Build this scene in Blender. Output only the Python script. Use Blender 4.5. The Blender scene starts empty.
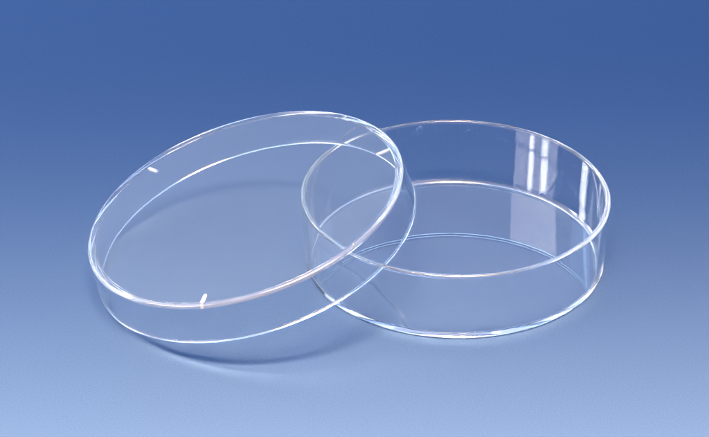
import bpy, math
from mathutils import Vector, Matrix

R = 0.03                      # outer radius of the dish, metres (a 60 mm petri dish)
rad = math.radians
scene = bpy.context.scene
COL = scene.collection

# ------------------------------------------------------------------ materials
def new_mat(name):
    m = bpy.data.materials.new(name)
    m.use_nodes = True
    nt = m.node_tree
    nt.nodes.clear()
    out = nt.nodes.new('ShaderNodeOutputMaterial')
    b = nt.nodes.new('ShaderNodeBsdfPrincipled')
    nt.links.new(b.outputs['BSDF'], out.inputs['Surface'])
    return m, nt, b

def plastic_mat(name, rough, bump, clear=1.0):
    m, nt, b = new_mat(name)
    b.inputs['Base Color'].default_value = (0.992, 0.994, 0.998, 1)
    b.inputs['Transmission Weight'].default_value = clear
    b.inputs['IOR'].default_value = 1.57
    # faint moulding unevenness of the injected plastic
    tc = nt.nodes.new('ShaderNodeTexCoord')
    n = nt.nodes.new('ShaderNodeTexNoise')
    n.inputs['Scale'].default_value = 55.0
    n.inputs['Detail'].default_value = 2.0
    nt.links.new(tc.outputs['Object'], n.inputs['Vector'])
    r = nt.nodes.new('ShaderNodeMapRange')
    r.inputs['From Min'].default_value = 0.35
    r.inputs['From Max'].default_value = 0.75
    r.inputs['To Min'].default_value = 0.0
    r.inputs['To Max'].default_value = rough
    nt.links.new(n.outputs['Fac'], r.inputs['Value'])
    nt.links.new(r.outputs['Result'], b.inputs['Roughness'])
    bp = nt.nodes.new('ShaderNodeBump')
    bp.inputs['Strength'].default_value = bump
    bp.inputs['Distance'].default_value = 0.0003
    nt.links.new(n.outputs['Fac'], bp.inputs['Height'])
    nt.links.new(bp.outputs['Normal'], b.inputs['Normal'])
    return m

def paper_mat():
    m, nt, b = new_mat('blue_studio_paper')
    tc = nt.nodes.new('ShaderNodeTexCoord')
    n = nt.nodes.new('ShaderNodeTexNoise')
    n.inputs['Scale'].default_value = 3800.0
    n.inputs['Detail'].default_value = 3.0
    nt.links.new(tc.outputs['Object'], n.inputs['Vector'])
    mx = nt.nodes.new('ShaderNodeMix')
    mx.data_type = 'RGBA'
    mx.inputs['A'].default_value = (0.0455, 0.086, 0.174, 1)
    mx.inputs['B'].default_value = (0.0565, 0.105, 0.206, 1)
    mr = nt.nodes.new('ShaderNodeMapRange')
    mr.inputs['From Min'].default_value = 0.36
    mr.inputs['From Max'].default_value = 0.64
    nt.links.new(n.outputs['Fac'], mr.inputs['Value'])
    nt.links.new(mr.outputs['Result'], mx.inputs['Factor'])
    nt.links.new(mx.outputs['Result'], b.inputs['Base Color'])
    b.inputs['Roughness'].default_value = 0.9
    b.inputs['Specular IOR Level'].default_value = 0.1
    bp = nt.nodes.new('ShaderNodeBump')
    bp.inputs['Strength'].default_value = 0.05
    bp.inputs['Distance'].default_value = 0.0001
    nt.links.new(n.outputs['Fac'], bp.inputs['Height'])
    nt.links.new(bp.outputs['Normal'], b.inputs['Normal'])
    return m

PLASTIC = plastic_mat('clear_polystyrene', 0.012, 0.003)
EDGE = plastic_mat('satin_moulded_edge', 0.09, 0.0015, 0.91)
LIP = plastic_mat('satin_lip', 0.09, 0.0015, 0.94)
RIB = plastic_mat('satin_rib', 0.12, 0.0015, 0.62)   # lips and ribs keep the mould's satin finish
PAPER = paper_mat()

# ------------------------------------------------------------------ mesh helpers
def link_mesh(name, verts, faces, mat, parent=None):
    me = bpy.data.meshes.new(name)
    me.from_pydata(verts, [], faces)
    me.polygons.foreach_set('use_smooth', [True] * len(me.polygons))
    me.materials.append(mat)
    me.update()
    o = bpy.data.objects.new(name, me)
    COL.objects.link(o)
    if parent is not None:
        o.parent = parent
    return o

def lathe(profile, seg=512):
    """surface of revolution about z of an open (r, z) profile; r = 0 gives a pole"""
    verts, rings, faces = [], [], []
    for r, z in profile:
        if r < 1e-9:
            rings.append([len(verts)] * seg)
            verts.append((0, 0, z))
        else:
            base = len(verts)
            for i in range(seg):
                a = 2 * math.pi * i / seg
                verts.append((r * math.cos(a), r * math.sin(a), z))
            rings.append(list(range(base, base + seg)))
    for k in range(len(rings) - 1):
        A, B = rings[k], rings[k + 1]
        for i in range(seg):
            j = (i + 1) % seg
            f = []
            for v in (A[i], A[j], B[j], B[i]):
                if v not in f:
                    f.append(v)
            if len(f) >= 3:
                faces.append(f)
    return verts, faces

def arc(cx, cz, r, a0, a1, n=7):
    return [(cx + r * math.cos(rad(a0 + (a1 - a0) * i / n)),
             cz + r * math.sin(rad(a0 + (a1 - a0) * i / n))) for i in range(n + 1)]

def scale_pts(pts):
    return [(r * R, z * R) for r, z in pts]

def join(*surfs):
    V, F = [], []
    for v, f in surfs:
        b = len(V)
        V += v
        F += [[i + b for i in q] for q in f]
    return V, F

def empty(name, label, cat):
    o = bpy.data.objects.new(name, None)
    o.empty_display_size = 0.01
    COL.objects.link(o)
    o['label'] = label
    o['category'] = cat
    return o

def vessel(root, Rb, Rt, h, tw, tf, bot_name, foot=0.0, fo=0.018, fi=0.022, e=0.0172):
    """a shallow round plastic dish standing on z = 0, in units of R: bottom plate,
    side wall and rolled rim are three meshes whose surfaces meet edge to edge.
    All faces are wound so that normals look out of the plastic."""
    rb_in, rt_in = Rb - tw, Rt - tw
    zj1 = h - e                                    # where wall and lip meet
    ro = lambda z: Rb + (Rt - Rb) * z / h               # outer wall radius (draft)
    ri = lambda z: rb_in + (rt_in - rb_in) * z / h
    # bottom plate: underside from the centre out to the rounded corner
    under = [(0, foot), (0.3, foot), (0.6, foot), (Rb - 0.16, foot), (Rb - 0.10, foot)]
    if foot > 0:
        under += [(Rb - 0.092, foot), (Rb - 0.086, foot * 0.85), (Rb - 0.078, foot * 0.15), (Rb - 0.070, 0)]
    under += [(Rb - fo - 0.008, 0), (ro(fo) - fo, 0)]
    ztop = foot + tf
    inside = [(ri(ztop + fi) - fi, ztop), (rb_in - fi - .012, ztop), (rb_in - 0.10, ztop), (0.6, ztop), (0.3, ztop), (0, ztop)]
    plate = join(lathe(scale_pts(under)), lathe(scale_pts(inside)))
    link_mesh(bot_name, *plate, PLASTIC, root)
    # rounded corner between plate and wall, outside and inside
    corner = join(lathe(scale_pts(arc(ro(fo) - fo, fo, fo, -90, 0, 10))),
                  lathe(scale_pts(arc(ri(ztop + fi) - fi, ztop + fi, fi, 0, -90, 10))))
    link_mesh('rounded_edge', *corner, EDGE, root)
    # side wall, outside then inside
    n = 8
    z0, z1 = fo, ztop + fi
    zs = [z0, z0 + .012] + [z0 + .012 + (zj1 - z0 - .012) * i / n for i in range(1, n + 1)]
    out = [(ro(z), z) for z in zs]
    zs = [z1, z1 + .012] + [z1 + .012 + (zj1 - z1 - .012) * i / n for i in range(1, n + 1)]
    inn = [(ri(z), z) for z in reversed(zs)]
    wall = join(lathe(scale_pts(out)), lathe(scale_pts(inn)))
    link_mesh('side_wall', *wall, PLASTIC, root)
    # rim: the rounded lip
    prof = arc(ro(h) - e, h - e, e, 0, 90, 8) + arc(ri(h) + e, h - e, e, 90, 180, 8)
    rim = lathe(scale_pts(prof))
    link_mesh('rim', *rim, LIP, root)

# ------------------------------------------------------------------ the two objects
dish = empty('petri_dish', 'clear round plastic dish standing flat on blue paper with the lid leaning on it', 'petri dish')
vessel(dish, Rb=0.974, Rt=1.0, h=0.4798, tw=0.036, tf=0.025, bot_name='bottom_plate', fo=0.016, fi=0.018)
dish.location = (0.6553 * R, -0.4942 * R, 0.00004)

lid = empty('lid', 'tilted clear plastic lid, open side down, one edge propped on the petri dish', 'lid')
LH = 0.2817
LT = 0.030
vessel(lid, Rb=1.0476, Rt=1.0663, h=LH, tw=0.043, tf=LT, bot_name='top_plate', fo=0.022, fi=0.014, e=0.012)
nrm = Vector((-0.2749, -0.0516, 1.0)).normalized()
ax = Vector((0, 1, 0)).cross(nrm).normalized()
ay = -nrm.cross(ax)
M = Matrix((ax, ay, -nrm)).transposed().to_4x4()       # the lid is built plate down, then turned over
M.translation = Vector((-0.6315, -0.7331, 0.2866)) * R + nrm * LH * R
lid.matrix_world = M

def tab_mesh(ang):
    """one of the three moulded vent ribs under the lid's plate: a rounded little bar"""
    r0, r1, w, hh = 1.003, 0.905, 0.028, 0.020
    z = LT + hh / 2 + 0.001
    n = 12
    verts, faces = [], []
    secs = [(r0, .8), (r0 - .006, 1.0), (r0 - .03, 1.0), (r1 + .03, .97), (r1 + .014, .92), (r1 + .006, .78), (r1 + .001, .45)]
    for r, s in secs:
        for i in range(n):
            a = 2 * math.pi * i / n
            c, sn = math.cos(a), math.sin(a)
            sq = lambda v: math.copysign(abs(v) ** 0.6, v)
            verts.append((r * R, sq(c) * w / 2 * s * R, (z + sq(sn) * hh / 2 * s) * R))
    for k in range(len(secs) - 1):
        for i in range(n):
            j = (i + 1) % n
            faces.append((k * n + i, (k + 1) * n + i, (k + 1) * n + j, k * n + j))
    faces.append(tuple(range(n)))
    faces.append(tuple((len(secs) - 1) * n + i for i in reversed(range(n))))
    ca, sa = math.cos(rad(ang)), math.sin(rad(ang))
    verts = [(x * ca - y * sa, x * sa + y * ca, zz) for x, y, zz in verts]
    return verts, faces

for ang in (-132.5, -15.5, 105.0):
    link_mesh('vent_tab', *tab_mesh(ang), RIB, lid)

# ------------------------------------------------------------------ the blue paper it stands on
def paper():
    n = 40
    S = 1.6
    verts, faces = [], []
    for j in range(n + 1):
        for i in range(n + 1):
            verts.append((-S + 2 * S * i / n, -S + 2 * S * j / n, 0))
    for j in range(n):
        for i in range(n):
            a = j * (n + 1) + i
            faces.append((a, a + 1, a + n + 2, a + n + 1))
    o = link_mesh('ground', verts, faces, PAPER)
    o['kind'] = 'structure'
    o['label'] = 'plain blue studio paper, paler towards the front, under the dish and its lid'
    return o
paper()

# ------------------------------------------------------------------ camera
d, el, f = 20.0 * R, 0.5423, 4.2154
cam = bpy.data.cameras.new('camera')
cam.sensor_width = 36
cam.lens = 36 * f
cam.clip_start = 0.01
cam.clip_end = 50
co = bpy.data.objects.new('camera', cam)
co.location = (0, -d * math.cos(el), d * math.sin(el))
co.rotation_euler = (math.pi / 2 - el, 0, 0)
COL.objects.link(co)
scene.camera = co

# ------------------------------------------------------------------ studio lamps
def area(name, az, elev, dist, sx, sy, radiance, color=(1, 1, 1), spread=180, target=(0, 0, 0.008), roll=0):
    """softbox seen from the dish at azimuth az (0 = behind the dish, + to the right),
    elevation elev; its strength given as radiance"""
    l = bpy.data.lights.new(name, 'AREA')
    l.shape = 'RECTANGLE'
    l.size, l.size_y = sx, sy
    l.energy = radiance * sx * sy * math.pi
    l.color = color
    l.spread = rad(spread)
    o = bpy.data.objects.new(name, l)
    a, e = rad(az), rad(elev)
    p = Vector((math.sin(a) * math.cos(e), math.cos(a) * math.cos(e), math.sin(e))) * dist
    o.location = p + Vector(target)
    o.rotation_euler = (-p).to_track_quat('-Z', 'Y').to_euler()
    COL.objects.link(o)
    return o

BLUE = (0.48, 0.74, 1.0)          # blue tint of the added strips behind
# unseen strips added above and below the reflector, to edge the plastic with light
area('added_back_strip', -12, 24, 0.9, 1.25, 0.030, 24.0, BLUE)
area('added_back_strip', -12, 39, 0.9, 1.0, 0.030, 4.5, BLUE)
area('added_back_strip', -62, 18, 0.9, 0.5, 0.030, 22.0, BLUE)
area('added_back_strip', 52, 18, 0.9, 0.6, 0.030, 22.0, BLUE)
# soft overhead fill, added unseen to tint the paper blue
area('added_blue_fill', 0, 80, 0.9, 2.1, 1.6, 1.65, (0.34, 0.56, 1.10))
# warm lamp added in front, beam narrowed so the paper fades from pale to blue
area('added_front_lamp', 180, 89.5, 0.5, 0.9, 0.22, 17.3, color=(1, 0.69, 0.43), spread=44, target=(0, -0.222, 0))
# dim reflector behind, mirrored in the two plates
area('back_softbox', -27, 31, 0.9, 0.50, 0.17, 1.0, (0.74, 0.88, 1.13))
area('back_softbox', 6, 31, 0.9, 0.48, 0.17, 1.0, (0.53, 0.65, 1.0))
area('added_edge_fill', 40, 31, 0.9, 0.75, 0.07, 1.4, (0.8, 0.9, 1.0))  # added unseen fill, brightens the left of the dish's bottom edge
# window-like lamps on the left, mirrored in the right wall of the dish
area('window_lamp', -113, 25, 0.8, 0.52, 0.11, 8.5, (1, 0.94, 1))
area('window_lamp', -109, 37.5, 0.8, 0.52, 0.14, 7.5, (1, 0.94, 1))
area('window_strip_lamp', -118.5, 25, 0.78, 0.045, 0.10, 40.0)
area('window_strip_lamp', -106, 25, 0.78, 0.070, 0.10, 34.0)
area('side_strip_lamp', -56, 26, 0.78, 0.11, 0.16, 24.0)

world = bpy.data.worlds.new('World')
scene.world = world
world.use_nodes = True
bg = world.node_tree.nodes.get('Background')
bg.inputs['Color'].default_value = (0.5, 0.6, 0.8, 1)
bg.inputs['Strength'].default_value = 0.015

# ------------------------------------------------------------------ render
vs = scene.view_settings
vs.view_transform = 'Standard'
vs.look = 'None'
vs.exposure = 0
vs.gamma = 1
vs.use_curve_mapping = False
scene.render.engine = 'CYCLES'
cy = scene.cycles
cy.max_bounces = 80
cy.transmission_bounces = 80
cy.glossy_bounces = 80
cy.diffuse_bounces = 3
cy.caustics_refractive = True
cy.caustics_reflective = True
cy.blur_glossy = 0.05
cy.sample_clamp_indirect = 0.0
cy.use_denoising = True
